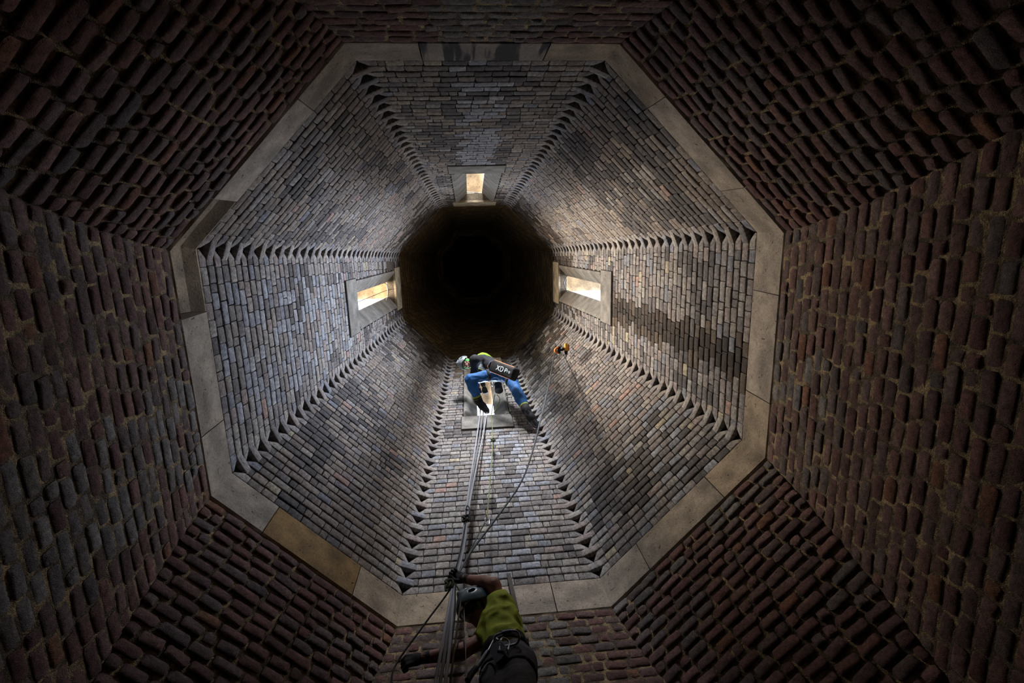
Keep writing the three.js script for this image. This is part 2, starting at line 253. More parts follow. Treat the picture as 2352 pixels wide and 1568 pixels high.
// -- belfry: four upright red walls, and four corners corbelled out course by course
const tOf = (h) => { const d = Math.max(0, 4.877 - h); return Math.min(3, 3 * T8 + 0.17 * d + 0.05 * d * d); };   // half width of an upright wall, survey units
for (const [side, key, deg] of SIDES) {
  const r = rng(300 + deg), g = struct('wall_belfry_' + side), list = [], diagonal = deg % 90 !== 0;
  const rows = diagonal ? 33 : 40, hEnd = 4.862 - rows * 0.117;
  if (!diagonal) {
    faceFrame(g, deg, A1, 0);
    const o = [[-3.2 * U, FLOOR - 0.1], [3.2 * U, FLOOR - 0.1]], pts = [];
    for (let k = 0; k <= 14; k++) pts.push(lerp(0.2, 4.87, k / 14));
    o.push([3.2 * U, 0.15 * U]); for (const h of pts) o.push([(tOf(h) + 0.06) * U, h * U]);
    for (const h of pts.slice().reverse()) o.push([-(tOf(h) + 0.06) * U, h * U]); o.push([-3.2 * U, 0.15 * U]);
    part('mortar', slab(o, [], 0.008, 0.3, 1.06, 0), redMortar, g);
  } else {
    faceFrame(g, deg, 0, 0);
    const P = [], T = [], I = [], N = 40;
    for (let k = 0; k <= N; k++) { const h = lerp(0.3, 4.87, k / N), t = tOf(h), w = (3 - t) / Math.SQRT2 + 0.1, a = (3 + t) / Math.SQRT2 + 0.022; for (const [s, b] of [[-1, 0], [1, 0], [1, 0.4], [-1, 0.4]]) { P.push(s * (w + b) * U, h * U, -(a + b) * U); T.push(s * w * U, h * U); } }
    for (let k = 0; k < N; k++) for (let q = 0; q < 4; q++) { const a = k * 4 + q, b = k * 4 + (q + 1) % 4; I.push(a, b, b + 4, a, b + 4, a + 4); }
    I.push(N * 4, N * 4 + 1, N * 4 + 2, N * 4, N * 4 + 2, N * 4 + 3, 0, 2, 1, 0, 3, 2);
    const q = new THREE.BufferGeometry(); q.setAttribute('position', new THREE.Float32BufferAttribute(P, 3)); q.setAttribute('uv', new THREE.Float32BufferAttribute(T, 2)); q.setIndex(I);
    const f = q.toNonIndexed(); f.computeVertexNormals(); part('mortar', f, redMortar, g);
  }
  for (let i = 0; i < rows; i++) {
    const h = 4.862 - (i + 0.5) * 0.117, t = tOf(h), wob = (vnoise(i * 0.8, deg, 71) - 0.5) * 0.03 * U;
    const w = diagonal ? (3 - t) / Math.SQRT2 * U : t * U, z = diagonal ? -(3 + t) / Math.SQRT2 * U : 0;
    if (w < 0.06) continue;
    course('red', -w - 0.008 + wob * 0.3, w + 0.008 + wob * 0.3, i % 2, r, (x, len, type, sx) => {
      let m = r() < 0.1 ? RED[8 + Math.floor(r() * 5)] : RED[Math.floor(r() * 8)];
      const n = fbm(x * 1.8 + deg * 3, h * 1.2, 15, 3), ax = Math.abs(x / U + 0.08 * (fbm(h * 4, deg, 19, 2) - 0.5));
      if (n > 0.62 && r() < 0.5) m = RED[10];
      if (key === 'T' && ax < 0.47) m = pick(REDLIME, r); if (key === 'B' && x > -0.35 * U && x < 0.6 * U && r() < 0.86) m = pick(REDLIME, r);
      if (key === 'L' && x > -0.02 * U && x < 0.95 * U && r() < (x > 0.1 * U ? 0.82 : 0.45)) m = pick(REDLIME, r);
      if (key === 'R' && x < 0.1 * U && x > -0.5 * U && h > 4.0 && r() < 0.5) m = pick(REDLIME, r);
      if (h > 4.6 && key === 'RB' && r() < 0.5) m = pick(REDLIME, r);
      list.push({ x, y: h * U, z: z + (r() - 0.5) * 0.012, len: len * 0.08, geo: pick(SHAPES.red[type], r), mat: m, sx, rx: (r() - 0.5) * 0.07, ry: (r() - 0.5) * 0.05, rz: (r() - 0.5) * 0.03 });
    });
  }
  lay(g, list);
}
// -- the dark upper storey of the spire, set back behind the grey brick, with a stone ring far up and a closed cap
{
  const courses = tex(256, (x, y) => { const ry = y * 8, off = Math.floor(ry) % 2 * 0.5, fx = (x * 4 + off) % 1, fy = ry % 1, j = fx < 0.06 || fy < 0.13; const n = hash2(Math.floor(x * 4 + off), Math.floor(ry), 5), k = j ? 0.35 : 0.62 + 0.3 * (n - 0.5) + 0.25 * (fbm(x * 30, y * 30, 8, 2, 30) - 0.5); return [k, k * 0.93, k * 0.84]; }, true, 1.25, 1.25);
  const m = std('#cdbd98', { map: courses, side: THREE.DoubleSide });
  const oct = (list, close) => { const P = [], T = [], I = []; list.forEach(([a, h]) => { for (let k = 0; k < 9; k++) { const t = (k + 0.5) * Math.PI / 4, c = a * U / Math.cos(Math.PI / 8); P.push(Math.cos(t) * c, h * U, Math.sin(t) * c); T.push(k * a * 0.828 * U, (h + a) * U); } }); for (let i = 0; i + 1 < list.length; i++) for (let k = 0; k < 8; k++) { const a = i * 9 + k; I.push(a, a + 9, a + 10, a, a + 10, a + 1); } const g = new THREE.BufferGeometry(); g.setAttribute('position', new THREE.Float32BufferAttribute(P, 3)); g.setAttribute('uv', new THREE.Float32BufferAttribute(T, 2)); g.setIndex(I); const f = g.toNonIndexed(); f.computeVertexNormals(); return f; };
  const up = struct('wall_summit');
  part('brickwork', oct([[2.22, 14.43], [2.3, 14.45], [1.8, 23.8], [1.72, 23.82], [1.72, 24.1], [1.45, 24.12], [0.7, 37], [0, 38], [0, 38.6], [1.0, 37.2], [2.1, 24], [2.6, 14.3], [2.35, 14.3], [2.22, 14.43]]), m, up).userData.kind = 'stuff';
}
{ const gr = struct('ground'); const m = part('earth', new THREE.CylinderGeometry(90, 90, 0.4, 48), std('#7d7260', { map: stoneTex }), gr); m.position.y = -14; }
{ const f = struct('floor'); const m = part('boards', new THREE.BoxGeometry(6.6 * U, 0.1, 6.6 * U), std('#3a3029', { map: grain }), f); m.position.y = FLOOR - 0.05; }

// -- the four slit windows
const cutStone = (w, h, d, rr = 0.012) => { const g = new RoundedBoxGeometry(w, h, d, 2, rr), n = g.attributes.normal.clone(), f = boxUV(g.clone()); if (f.attributes.position.count === n.count) f.setAttribute('normal', n); return f; };
let winNo = 0;
for (const [side, key, deg] of SIDES) if (deg % 90 === 0) {
  const g = struct('window_' + ++winNo); faceFrame(g, deg, A2, H2, LEAN);
  const sill = part('sill', cutStone(2 * WIN.sill, WIN.sill1 - WIN.sill0 - 0.006, THK + 0.02), key === 'L' || key === 'T' ? jambGrey : jambGrey, g); sill.position.set(0, (WIN.sill0 + WIN.sill1) / 2, -THK / 2 - 0.004);
  for (const s of [-1, 1]) { // splayed jambs, two stones high
    const cuts = [WIN.sill1, lerp(WIN.sill1, WIN.head, s > 0 ? 0.56 : 0.62), WIN.head];
    for (let k = 0; k < 2; k++) {
      const sh = new THREE.Shape([[s * (WIN.in + 0.05 * U), 0.006], [s * WIN.in, 0.006], [s * (WIN.in - 0.012), 0], [s * WIN.out, -THK], [s * WIN.out, -THK - 0.02], [s * (WIN.in + 0.05 * U), -THK - 0.02]].map(([x, z]) => new THREE.Vector2(x, -z)));
      const e = new THREE.ExtrudeGeometry(sh, { depth: cuts[k + 1] - cuts[k] - 0.008, bevelEnabled: false }); e.rotateX(-Math.PI / 2); 
      const m = part('jamb', boxUV(e), k ? jambBrown : jambGrey, g); m.position.y = cuts[k] + 0.004;
    }
  }
  const head = part('lintel', cutStone(2 * WIN.in + 0.26 * U, WIN.head1 - WIN.head, THK + 0.03), sand, g); head.position.set(0, (WIN.head + WIN.head1) / 2, -THK / 2 + 0.01);
  // vaulted stone hood outside, level in the world
  const hood = new THREE.Group(); hood.name = 'hood'; g.add(hood);
  const w = 0.27 * U, sh = new THREE.Shape(); sh.moveTo(-w, 0); sh.quadraticCurveTo(0, 0.16 * U, w, 0); sh.lineTo(w + 0.02, 0.3 * U); sh.lineTo(-w - 0.02, 0.3 * U); sh.closePath();
  const ex = new THREE.ExtrudeGeometry(sh, { depth: 1.14 * U, bevelEnabled: false, curveSegments: 10 });
  const hm = part('canopy', boxUV(ex), hoodStone, hood);
  const t = deg * Math.PI / 180, n = M(Math.cos(t), 0, Math.sin(t));
  const inv = g.clone(false); inv.updateMatrixWorld(true); const W = new THREE.Matrix4().makeBasis(M(-Math.sin(t), 0, Math.cos(t)), M(0, 1, 0), n.clone().negate()).setPosition(n.x * 3.58 * U, 14.0 * U, n.z * 3.58 * U);
  W.premultiply(inv.matrixWorld.clone().invert()); W.decompose(hood.position, hood.quaternion, hood.scale);
}

//@@THINGS@@
// ------------------------------------------------------------------ people: fields of joined capsules, meshed on a grid
// where the photograph's pixel (x, y) meets the plane z = depth (survey units); used once to place joints and rope ends
function at(x, y, depth) { const d = M((x - 1176) / 1123.23, -(y - 784) / 1123.23, -1).transformDirection(camera.matrixWorld); return CAM.clone().addScaledVector(d, (depth * U - CAM.z) / d.z); }
const smin = (a, b, k) => { const h = Math.max(k - Math.abs(a - b), 0) / k; return Math.min(a, b) - h * h * k * 0.25; };
const cap = (a, b, ra, rb = ra) => { const dx = b.x - a.x, dy = b.y - a.y, dz = b.z - a.z, L = dx * dx + dy * dy + dz * dz || 1e-9; return (x, y, z) => { const px = x - a.x, py = y - a.y, pz = z - a.z, t = clamp((px * dx + py * dy + pz * dz) / L, 0, 1); return Math.hypot(px - dx * t, py - dy * t, pz - dz * t) - (ra + (rb - ra) * t); }; };
const ell = (c, r) => (x, y, z) => { const a = (x - c[0]) / r[0], b = (y - c[1]) / r[1], d = (z - c[2]) / r[2], k = Math.hypot(a, b, d); return (k - 1) * Math.min(r[0], r[1], r[2]) * (k < 1 ? 1 : 1); };
const join = (list, k) => (x, y, z) => { let d = 1e3; for (const f of list) d = smin(d, f(x, y, z), k); return d; };
const half = (c, n) => (x, y, z) => (x - c.x) * n.x + (y - c.y) * n.y + (z - c.z) * n.z;   // keeps the side away from n
const cut = (f, ...g) => (x, y, z) => { let d = f(x, y, z); for (const q of g) d = Math.max(d, q(x, y, z)); return d; };
const minus = (f, ...g) => (x, y, z) => { let d = f(x, y, z); for (const q of g) d = Math.max(d, -q(x, y, z)); return d; };
const grow = (f, k) => (x, y, z) => f(x, y, z) - k;
const folds = (f, amp, s, seed) => (x, y, z) => { const d = f(x, y, z); return d > 0.06 || d < -0.06 ? d : d + amp * (Math.abs(noise3(x * s, y * s * 1.6, z * s, seed) - 0.5) * 2 - 0.4); };
function boxOf(points, pad) { const lo = [1e9, 1e9, 1e9], hi = [-1e9, -1e9, -1e9]; for (const p of points) [p.x, p.y, p.z].forEach((v, i) => { lo[i] = Math.min(lo[i], v - pad); hi[i] = Math.max(hi[i], v + pad); }); return [lo, hi]; }
function meshField(f, [lo, hi], cell, uvScale = 1) {          // surface nets
  const n = [0, 1, 2].map((i) => Math.ceil((hi[i] - lo[i]) / cell) + 2), nx = n[0], ny = n[1], nz = n[2], F = new Float32Array(nx * ny * nz);
  for (let k = 0, i = 0; k < nz; k++) for (let j = 0; j < ny; j++) for (let h = 0; h < nx; h++, i++) F[i] = f(lo[0] + h * cell, lo[1] + j * cell, lo[2] + k * cell);
  const id = new Int32Array(nx * ny * nz).fill(-1), P = [], T = [], I = [], O = [0, 1, nx, nx + 1, nx * ny, nx * ny + 1, nx * ny + nx, nx * ny + nx + 1];
  const E = [[0, 1], [2, 3], [4, 5], [6, 7], [0, 2], [1, 3], [4, 6], [5, 7], [0, 4], [1, 5], [2, 6], [3, 7]];
  for (let k = 0; k < nz - 1; k++) for (let j = 0; j < ny - 1; j++) for (let h = 0; h < nx - 1; h++) {
    const b = h + nx * (j + ny * k); let c = 0, sx = 0, sy = 0, sz = 0;
    for (const [p, q] of E) { const u = F[b + O[p]], v = F[b + O[q]]; if ((u < 0) === (v < 0)) continue; const t = u / (u - v); c++; sx += (p & 1) + ((q & 1) - (p & 1)) * t; sy += (p >> 1 & 1) + ((q >> 1 & 1) - (p >> 1 & 1)) * t; sz += (p >> 2) + ((q >> 2) - (p >> 2)) * t; }
    if (c) { id[b] = P.length / 3; const x = lo[0] + (h + sx / c) * cell, y = lo[1] + (j + sy / c) * cell, z = lo[2] + (k + sz / c) * cell; P.push(x, y, z); T.push((x + z) * uvScale, (y + 0.5 * z) * uvScale); }
  }
  for (let k = 1; k < nz - 1; k++) for (let j = 1; j < ny - 1; j++) for (let h = 1; h < nx - 1; h++) {
    const b = h + nx * (j + ny * k), s = F[b] < 0;
    const quad = (o, d1, d2) => { if (s === (F[b + o] < 0)) return; const q = [id[b], id[b - d1], id[b - d1 - d2], id[b - d2]]; if (q.some((v) => v < 0)) return; if (s) I.push(q[0], q[1], q[2], q[0], q[2], q[3]); else I.push(q[0], q[2], q[1], q[0], q[3], q[2]); };
    quad(1, nx, nx * ny); quad(nx, nx * ny, 1); quad(nx * ny, 1, nx);
  }
  const g = new THREE.BufferGeometry(); g.setAttribute('position', new THREE.Float32BufferAttribute(P, 3)); g.setAttribute('uv', new THREE.Float32BufferAttribute(T, 2)); g.setIndex(I); g.computeVertexNormals(); return g;
}
const cloth = tex(256, (x, y) => 0.86 + 0.2 * (fbm(x * 50, y * 50, 81, 2, 50) - 0.5) + 0.1 * (fbm(x * 8, y * 8, 83, 3, 8) - 0.5), true, 4, 4);
const C = {
  skin: std('#b98a74', { roughness: 0.6 }), skin2: std('#8f5f4b', { roughness: 0.6 }), lime: std('#9fc62c', { map: cloth, roughness: 0.85 }), limeDull: std('#b4bf35', { map: cloth, roughness: 0.85 }), green: std('#35d046', { map: cloth, roughness: 0.7 }),
  black: std('#17171d', { map: cloth, roughness: 0.8 }), navy: std('#1c2740', { map: cloth, roughness: 0.8 }), blue: std('#1367ac', { map: cloth, roughness: 0.72 }), grey: std('#55535a', { map: cloth, roughness: 0.85 }), glove: std('#1d1e22', { map: cloth, roughness: 0.8 }),
  helmet: new THREE.MeshPhysicalMaterial({ color: '#8d9396', roughness: 0.35, clearcoat: 0.6, clearcoatRoughness: 0.2 }), helmetDark: new THREE.MeshPhysicalMaterial({ color: '#41565c', roughness: 0.3, clearcoat: 0.8, clearcoatRoughness: 0.15 }),
  visor: new THREE.MeshPhysicalMaterial({ color: '#14100f', roughness: 0.12, clearcoat: 1, clearcoatRoughness: 0.08 }), steel: std('#b9bcc2', { metalness: 1, roughness: 0.28 }), darkSteel: std('#55585e', { metalness: 0.9, roughness: 0.35 }),
  rubber: std('#141313', { roughness: 0.75 }), orange: std('#e0863c', { roughness: 0.5 }), yellow: std('#e2a338', { roughness: 0.45 }), webbing: std('#33322f', { map: cloth, roughness: 0.85 }), eye: std('#e8e2da', { roughness: 0.2 }), iris: std('#2c2018', { roughness: 0.2 }), wood: std('#5a5249', { map: grain, roughness: 0.9 }), lips: std('#8a4f46', { roughness: 0.6 }),
};
const basis = (pos, up, fwd) => { const y = up.clone().normalize(), x = y.clone().cross(fwd).normalize(), z = x.clone().cross(y); return new THREE.Matrix4().makeBasis(x, y, z).setPosition(pos); };
// head: crown +y, face +z
const headField = join([ell([0, 0.022, -0.012], [0.074, 0.092, 0.093]), ell([0, -0.045, 0.022], [0.056, 0.062, 0.062]), ell([0, -0.094, 0.052], [0.024, 0.02, 0.022])], 0.035);
const faceField = (() => {
  const base = join([headField, cap(M(-0.045, 0.032, 0.072), M(0.045, 0.032, 0.072), 0.013), cap(M(-0.05, -0.018, 0.056), M(-0.03, -0.03, 0.07), 0.016), cap(M(0.05, -0.018, 0.056), M(0.03, -0.03, 0.07), 0.016)], 0.02);
  const sock = join([ell([-0.031, 0.012, 0.092], [0.017, 0.012, 0.016]), ell([0.031, 0.012, 0.092], [0.017, 0.012, 0.016])], 0.001);
  const nose = join([cap(M(0, 0.02, 0.082), M(0, -0.026, 0.102), 0.008, 0.012), ell([-0.012, -0.03, 0.088], [0.009, 0.008, 0.01]), ell([0.012, -0.03, 0.088], [0.009, 0.008, 0.01])], 0.012);
  const lips = join([cap(M(-0.02, -0.058, 0.078), M(0.02, -0.058, 0.078), 0.007), cap(M(-0.016, -0.068, 0.077), M(0.016, -0.068, 0.077), 0.0075)], 0.002);
  const ears = join([ell([-0.077, 0, -0.012], [0.012, 0.032, 0.02]), ell([0.077, 0, -0.012], [0.012, 0.032, 0.02])], 0.001);
  return (x, y, z) => { let d = base(x, y, z); d = Math.max(d, -sock(x, y, z)); d = smin(d, nose(x, y, z), 0.012); d = smin(d, lips(x, y, z), 0.006); d = Math.max(d, -ell([0, -0.063, 0.088], [0.018, 0.0018, 0.012])(x, y, z)); return smin(d, ears(x, y, z), 0.012); };
})();
const headGeo = meshField(faceField, [[-0.1, -0.125, -0.115], [0.1, 0.125, 0.125]], 0.0045);
// helmet: an oval shell with vents, a ridge and a slight brim
const helmetGeo = (() => {
  const out = ell([0, 0.028, -0.008], [0.108, 0.118, 0.135]), inn = ell([0, 0.02, -0.008], [0.098, 0.108, 0.125]);
  const brim = (x, y, z) => -(y - 0.022 - 0.12 * (z + 0.02) - 0.05 * Math.cos(x * 14) + 0.03);
  const shell = cut(minus(join([out, cap(M(0, 0.14, -0.06), M(0, 0.14, 0.06), 0.012)], 0.03), inn), brim), vents = [];
  for (const s of [-1, 1]) { vents.push(ell([s * 0.088, 0.085, 0.035], [0.03, 0.014, 0.024]), ell([s * 0.085, 0.09, -0.04], [0.03, 0.014, 0.026]), ell([s * 0.045, 0.135, 0.03], [0.013, 0.03, 0.034]), ell([s * 0.045, 0.135, -0.055], [0.013, 0.03, 0.028])); }
  return meshField(minus(shell, ...vents), [[-0.13, -0.05, -0.16], [0.13, 0.17, 0.15]], 0.0055);
})();
const hoodGeo = meshField(cut(minus(grow(headField, 0.014), grow(headField, 0.004), ell([0, -0.02, 0.1], [0.066, 0.085, 0.09])), (x, y, z) => -0.095 - y), [[-0.12, -0.13, -0.13], [0.12, 0.13, 0.12]], 0.005);
const visorGeo = meshField(cut(minus(ell([0, 0.012, 0.02], [0.092, 0.085, 0.098]), ell([0, 0.012, 0.018], [0.088, 0.082, 0.094])), (x, y, z) => 0.03 - z, (x, y, z) => Math.abs(y - 0.0) - 0.038), [[-0.11, -0.06, 0], [0.11, 0.07, 0.13]], 0.004);
const strapGeo = meshField(cut(minus(grow(headField, 0.008), grow(headField, 0.003)), (x, y, z) => Math.abs(z - 0.012 - 0.1 * y) - 0.011, (x, y, z) => y - 0.04), [[-0.11, -0.13, -0.08], [0.11, 0.06, 0.1]], 0.004);
// gloved hand closed round a rope that runs along x: wrist at the origin, hand along +y, palm towards +z
const handGeo = (() => {
  const fs = [join([cap(M(-0.024, 0.02, 0), M(-0.03, 0.082, 0.002), 0.017, 0.015), cap(M(0, 0.02, 0), M(0, 0.088, 0.002), 0.018, 0.015), cap(M(0.024, 0.02, 0), M(0.03, 0.08, 0.002), 0.017, 0.014), cap(M(0, -0.05, 0), M(0, 0.02, 0), 0.034, 0.026)], 0.02)];
  [[-0.034, 0.03, 0.026, 0.022], [-0.0115, 0.034, 0.03, 0.024], [0.0115, 0.032, 0.028, 0.023], [0.034, 0.025, 0.022, 0.018]].forEach(([x, a, b, c], i) => { const k = M(x, 0.086, 0.004), p = M(x, 0.086 + a * 0.72, 0.004 + a * 0.7), q = M(x * 0.96, p.y - b * 0.25, p.z + b * 0.95), t = M(x * 0.92, q.y - c * 0.95, q.z - c * 0.15); const r = 0.0098 - (i === 3 ? 0.001 : 0); fs.push(join([cap(k, p, r + 0.001, r), cap(p, q, r, r - 0.0005), cap(q, t, r - 0.0005, r - 0.0015)], 0.004)); });
  fs.push(join([cap(M(-0.03, 0.02, 0.008), M(-0.044, 0.052, 0.03), 0.015, 0.0125), cap(M(-0.044, 0.052, 0.03), M(-0.03, 0.08, 0.047), 0.012, 0.0105), cap(M(-0.03, 0.08, 0.047), M(-0.012, 0.094, 0.05), 0.0105, 0.009)], 0.005));
  return meshField(join(fs, 0.006), [[-0.075, -0.1, -0.045], [0.065, 0.14, 0.08]], 0.0035);
})();
const handAt = (wrist, elbow, along) => { const y = wrist.clone().sub(elbow).normalize(), x = along.clone().addScaledVector(y, -along.dot(y)).normalize(), z = x.clone().cross(y); return new THREE.Matrix4().makeBasis(x, y, z).setPosition(wrist); };
const put = (o, m) => { m.decompose(o.position, o.quaternion, o.scale); return o; };

// a figure from its joints; returns the group. J holds the joints in metres.
function makePerson(J, o, label) {
  const g = thing('person', label, 'person', J.pelvis.clone()), L = {}; for (const k in J) if (J[k].isVector3) L[k] = J[k].clone().sub(J.pelvis);
  const H = basis(L.head, o.crown, o.face), HH = H.clone().scale(M(1.1, 1.08, 1.1));
  const hipL = L.hipL, hipR = L.hipR;
  const torso = (k) => [cap(hipL, hipR, 0.105 + k, 0.105 + k), cap(L.pelvis, L.waist, 0.115 + k, 0.108 + k), cap(L.waist, L.chest, 0.108 + k, 0.125 + k), cap(L.shL, L.shR, 0.062 + k, 0.062 + k), cap(L.chest, L.shL, 0.09 + k, 0.06 + k), cap(L.chest, L.shR, 0.09 + k, 0.06 + k)];
  const leg = (s, k) => [cap(L['hip' + s], L['knee' + s], 0.088 + k, 0.062 + k), cap(L['knee' + s], L['knee' + s].clone().lerp(L['ankle' + s], 0.35), 0.06 + k, 0.062 + k), cap(L['knee' + s].clone().lerp(L['ankle' + s], 0.35), L['ankle' + s], 0.062 + k, 0.042 + k)];
  const arm = (s, k) => [cap(L['sh' + s], L['elbow' + s], 0.054 + k, 0.044 + k), cap(L['elbow' + s], L['elbow' + s].clone().lerp(L['wrist' + s], 0.3), 0.043 + k, 0.045 + k), cap(L['elbow' + s].clone().lerp(L['wrist' + s], 0.3), L['wrist' + s], 0.045 + k, 0.03 + k)];
  const foot = (s) => cap(L['ankle' + s], L['toe' + s], 0.04, 0.032);
  const all = Object.values(L), skinField = join([...torso(-0.006), ...leg('L', -0.008), ...leg('R', -0.008), ...arm('L', 0), ...arm('R', 0), cap(L.neckBase, L.head, 0.058, 0.052), foot('L'), foot('R')], 0.035);
  const parts = [meshField(skinField, boxOf(all, 0.16), 0.013), headGeo.clone().applyMatrix4(H)];
  part('body', mergeGeometries(parts), o.skin, g);
  // trousers
  const tr = folds(join([cap(hipL, hipR, 0.112, 0.112), cap(L.pelvis, L.pelvis.clone().lerp(L.waist, 0.7), 0.124, 0.12), ...leg('L', 0.014), ...leg('R', 0.014)], 0.05), o.foldAmp ?? 0.012, 17, 5);
  const waistN = L.waist.clone().sub(L.pelvis).normalize();
  const cuffs = ['L', 'R'].map((s) => { const n = L['ankle' + s].clone().sub(L['knee' + s]).normalize(), c = L['ankle' + s].clone().addScaledVector(n, -0.045), far = half(c, n), near = cap(c, c.clone().addScaledVector(n, 0.3), 0.17); return (x, y, z) => near(x, y, z) < 0 ? far(x, y, z) : -1; });
  const legsBox = boxOf([hipL, hipR, L.kneeL, L.kneeR, L.ankleL, L.ankleR, L.waist], 0.17);
  part('trousers', meshField(cut(tr, half(L.pelvis.clone().lerp(L.waist, 0.75), waistN), ...cuffs), legsBox, 0.012), o.trousers, g, o.trouserLabel);
  // shirt, with sleeves down to o.sleeve of the arm
  const sl = (s) => { const e = L['sh' + s].clone().lerp(L['elbow' + s], Math.min(1, o.sleeve)), list = [cap(L['sh' + s], e, 0.07, 0.056)]; if (o.sleeve > 1) list.push(cap(L['elbow' + s], L['elbow' + s].clone().lerp(L['wrist' + s], o.sleeve - 1), 0.056, 0.042)); return list; };
  const ends = o.sleeve <= 1 ? ['L', 'R'].map((s) => { const n = L['elbow' + s].clone().sub(L['sh' + s]).normalize(), c = L['sh' + s].clone().lerp(L['elbow' + s], o.sleeve * 0.92), far = half(c, n), near = cap(c, c.clone().addScaledVector(n, 0.2), 0.085); return (x, y, z) => near(x, y, z) < 0 ? far(x, y, z) : -1; }) : [];
  const collar = (() => { const n = L.head.clone().sub(L.neckBase).normalize(), c = L.neckBase.clone().addScaledVector(n, 0.03), far = half(c, n), near = cap(c, L.head, 0.1); return (x, y, z) => near(x, y, z) < 0 ? far(x, y, z) : -1; })();
  const shirtF = folds(join([...torso(0.014).slice(1), ...sl('L'), ...sl('R'), cap(L.chest, L.neckBase, 0.1, 0.07)], 0.05), o.shirtFold ?? 0.012, 14, 9);
  const shirt = cut(shirtF, half(L.pelvis.clone().lerp(L.waist, 0.2), waistN.clone().negate()), collar, ...ends), shirtBox = boxOf([L.shL, L.shR, L.elbowL, L.elbowR, L.wristL, L.wristR, L.waist, L.chest, L.pelvis], 0.17);
  part('shirt', meshField(shirt, shirtBox, 0.012), o.shirt, g, o.shirtLabel);
  if (o.panel) part('shirt_panel', meshField(cut(grow(shirt, 0.005), o.panel(L)), shirtBox, 0.011), o.panelMat, g, 'bright lime green back panel');
  // boots, soles, gloves
  for (const s of ['L', 'R']) {
    const a = L['ankle' + s], t = L['toe' + s], d = t.clone().sub(a).normalize(), up = L['knee' + s].clone().sub(a).normalize(), heel = a.clone().addScaledVector(d, -0.045).addScaledVector(up, -0.035);
    const bf = join([cap(a.clone().addScaledVector(up, 0.06), a, 0.07, 0.068), cap(heel, a.clone().lerp(t, 0.5).addScaledVector(up, -0.02), 0.056, 0.058), cap(a.clone().lerp(t, 0.45).addScaledVector(up, -0.015), t, 0.06, 0.05)], 0.03);
    const b = part('boot', meshField(bf, boxOf([a, t, heel, a.clone().addScaledVector(up, 0.1)], 0.08), 0.008), C.rubber, g);
    const sf = cut(join([cap(heel.clone().addScaledVector(up, -0.03), t.clone().addScaledVector(up, -0.022), 0.052, 0.046)], 0.01), half(heel.clone().addScaledVector(up, -0.035), up));
    part('sole', meshField(sf, boxOf([a, t, heel], 0.1), 0.008), C.darkSteel, b);
    if (o.sock) part('gaiter', meshField(cut(cap(a.clone().addScaledVector(up, 0.1), a.clone().addScaledVector(up, 0.03), 0.068, 0.07), half(a.clone().addScaledVector(up, 0.1), up), half(a.clone().addScaledVector(up, 0.035), up.clone().negate())), boxOf([a, a.clone().addScaledVector(up, 0.12), a.clone().addScaledVector(d, 0.06)], 0.08), 0.008), o.sock, g, 'yellow green ankle cover');
    put(part('glove', handGeo, C.glove, g), handAt(L['wrist' + s], L['elbow' + s], o['grip' + s]));
  }
  // head gear
  const hel = put(part('helmet', helmetGeo, o.helmet, g), HH); part('chin_strap', strapGeo, C.black, hel);
  for (const s of [-1, 1]) { const e = part('eye', new THREE.SphereGeometry(0.0125, 12, 8), C.eye, g); put(e, H.clone().multiply(new THREE.Matrix4().makeTranslation(s * 0.031, 0.012, 0.077))); const i = part('iris', new THREE.SphereGeometry(0.0062, 10, 6), C.iris, e); i.position.z = 0.0085; }
  if (o.hood) put(part('hood', hoodGeo, o.hood, g, 'bright green hood round the face'), H);
  if (o.visor) put(part('visor', visorGeo, C.visor, g), H);
  // harness: waist belt and two leg loops lying on the clothes
  const band = (f, c, n, hw, R, off) => cut(grow(f, off), (x, y, z) => Math.abs((x - c.x) * n.x + (y - c.y) * n.y + (z - c.z) * n.z) - hw, (x, y, z) => Math.hypot(x - c.x, y - c.y, z - c.z) - R);
  const both = (x, y, z) => Math.min(tr(x, y, z), shirtF(x, y, z));
  const beltBox = boxOf([L.waist, L.pelvis, L.hipL, L.hipR, L.kneeL, L.kneeR], 0.2);
  part('waist_belt', meshField(band(both, L.pelvis.clone().lerp(L.waist, 0.62), waistN, 0.026, 0.24, 0.012), beltBox, 0.011), C.webbing, g);
  for (const s of ['L', 'R']) { const d = L['knee' + s].clone().sub(L['hip' + s]).normalize(), c = L['hip' + s].clone().addScaledVector(d, 0.15); part('leg_loop', meshField(band(join(leg(s, 0.014), 0.05), c, d, 0.022, 0.15, 0.014), boxOf([c], 0.17), 0.011), C.webbing, g); }
  return g;
}

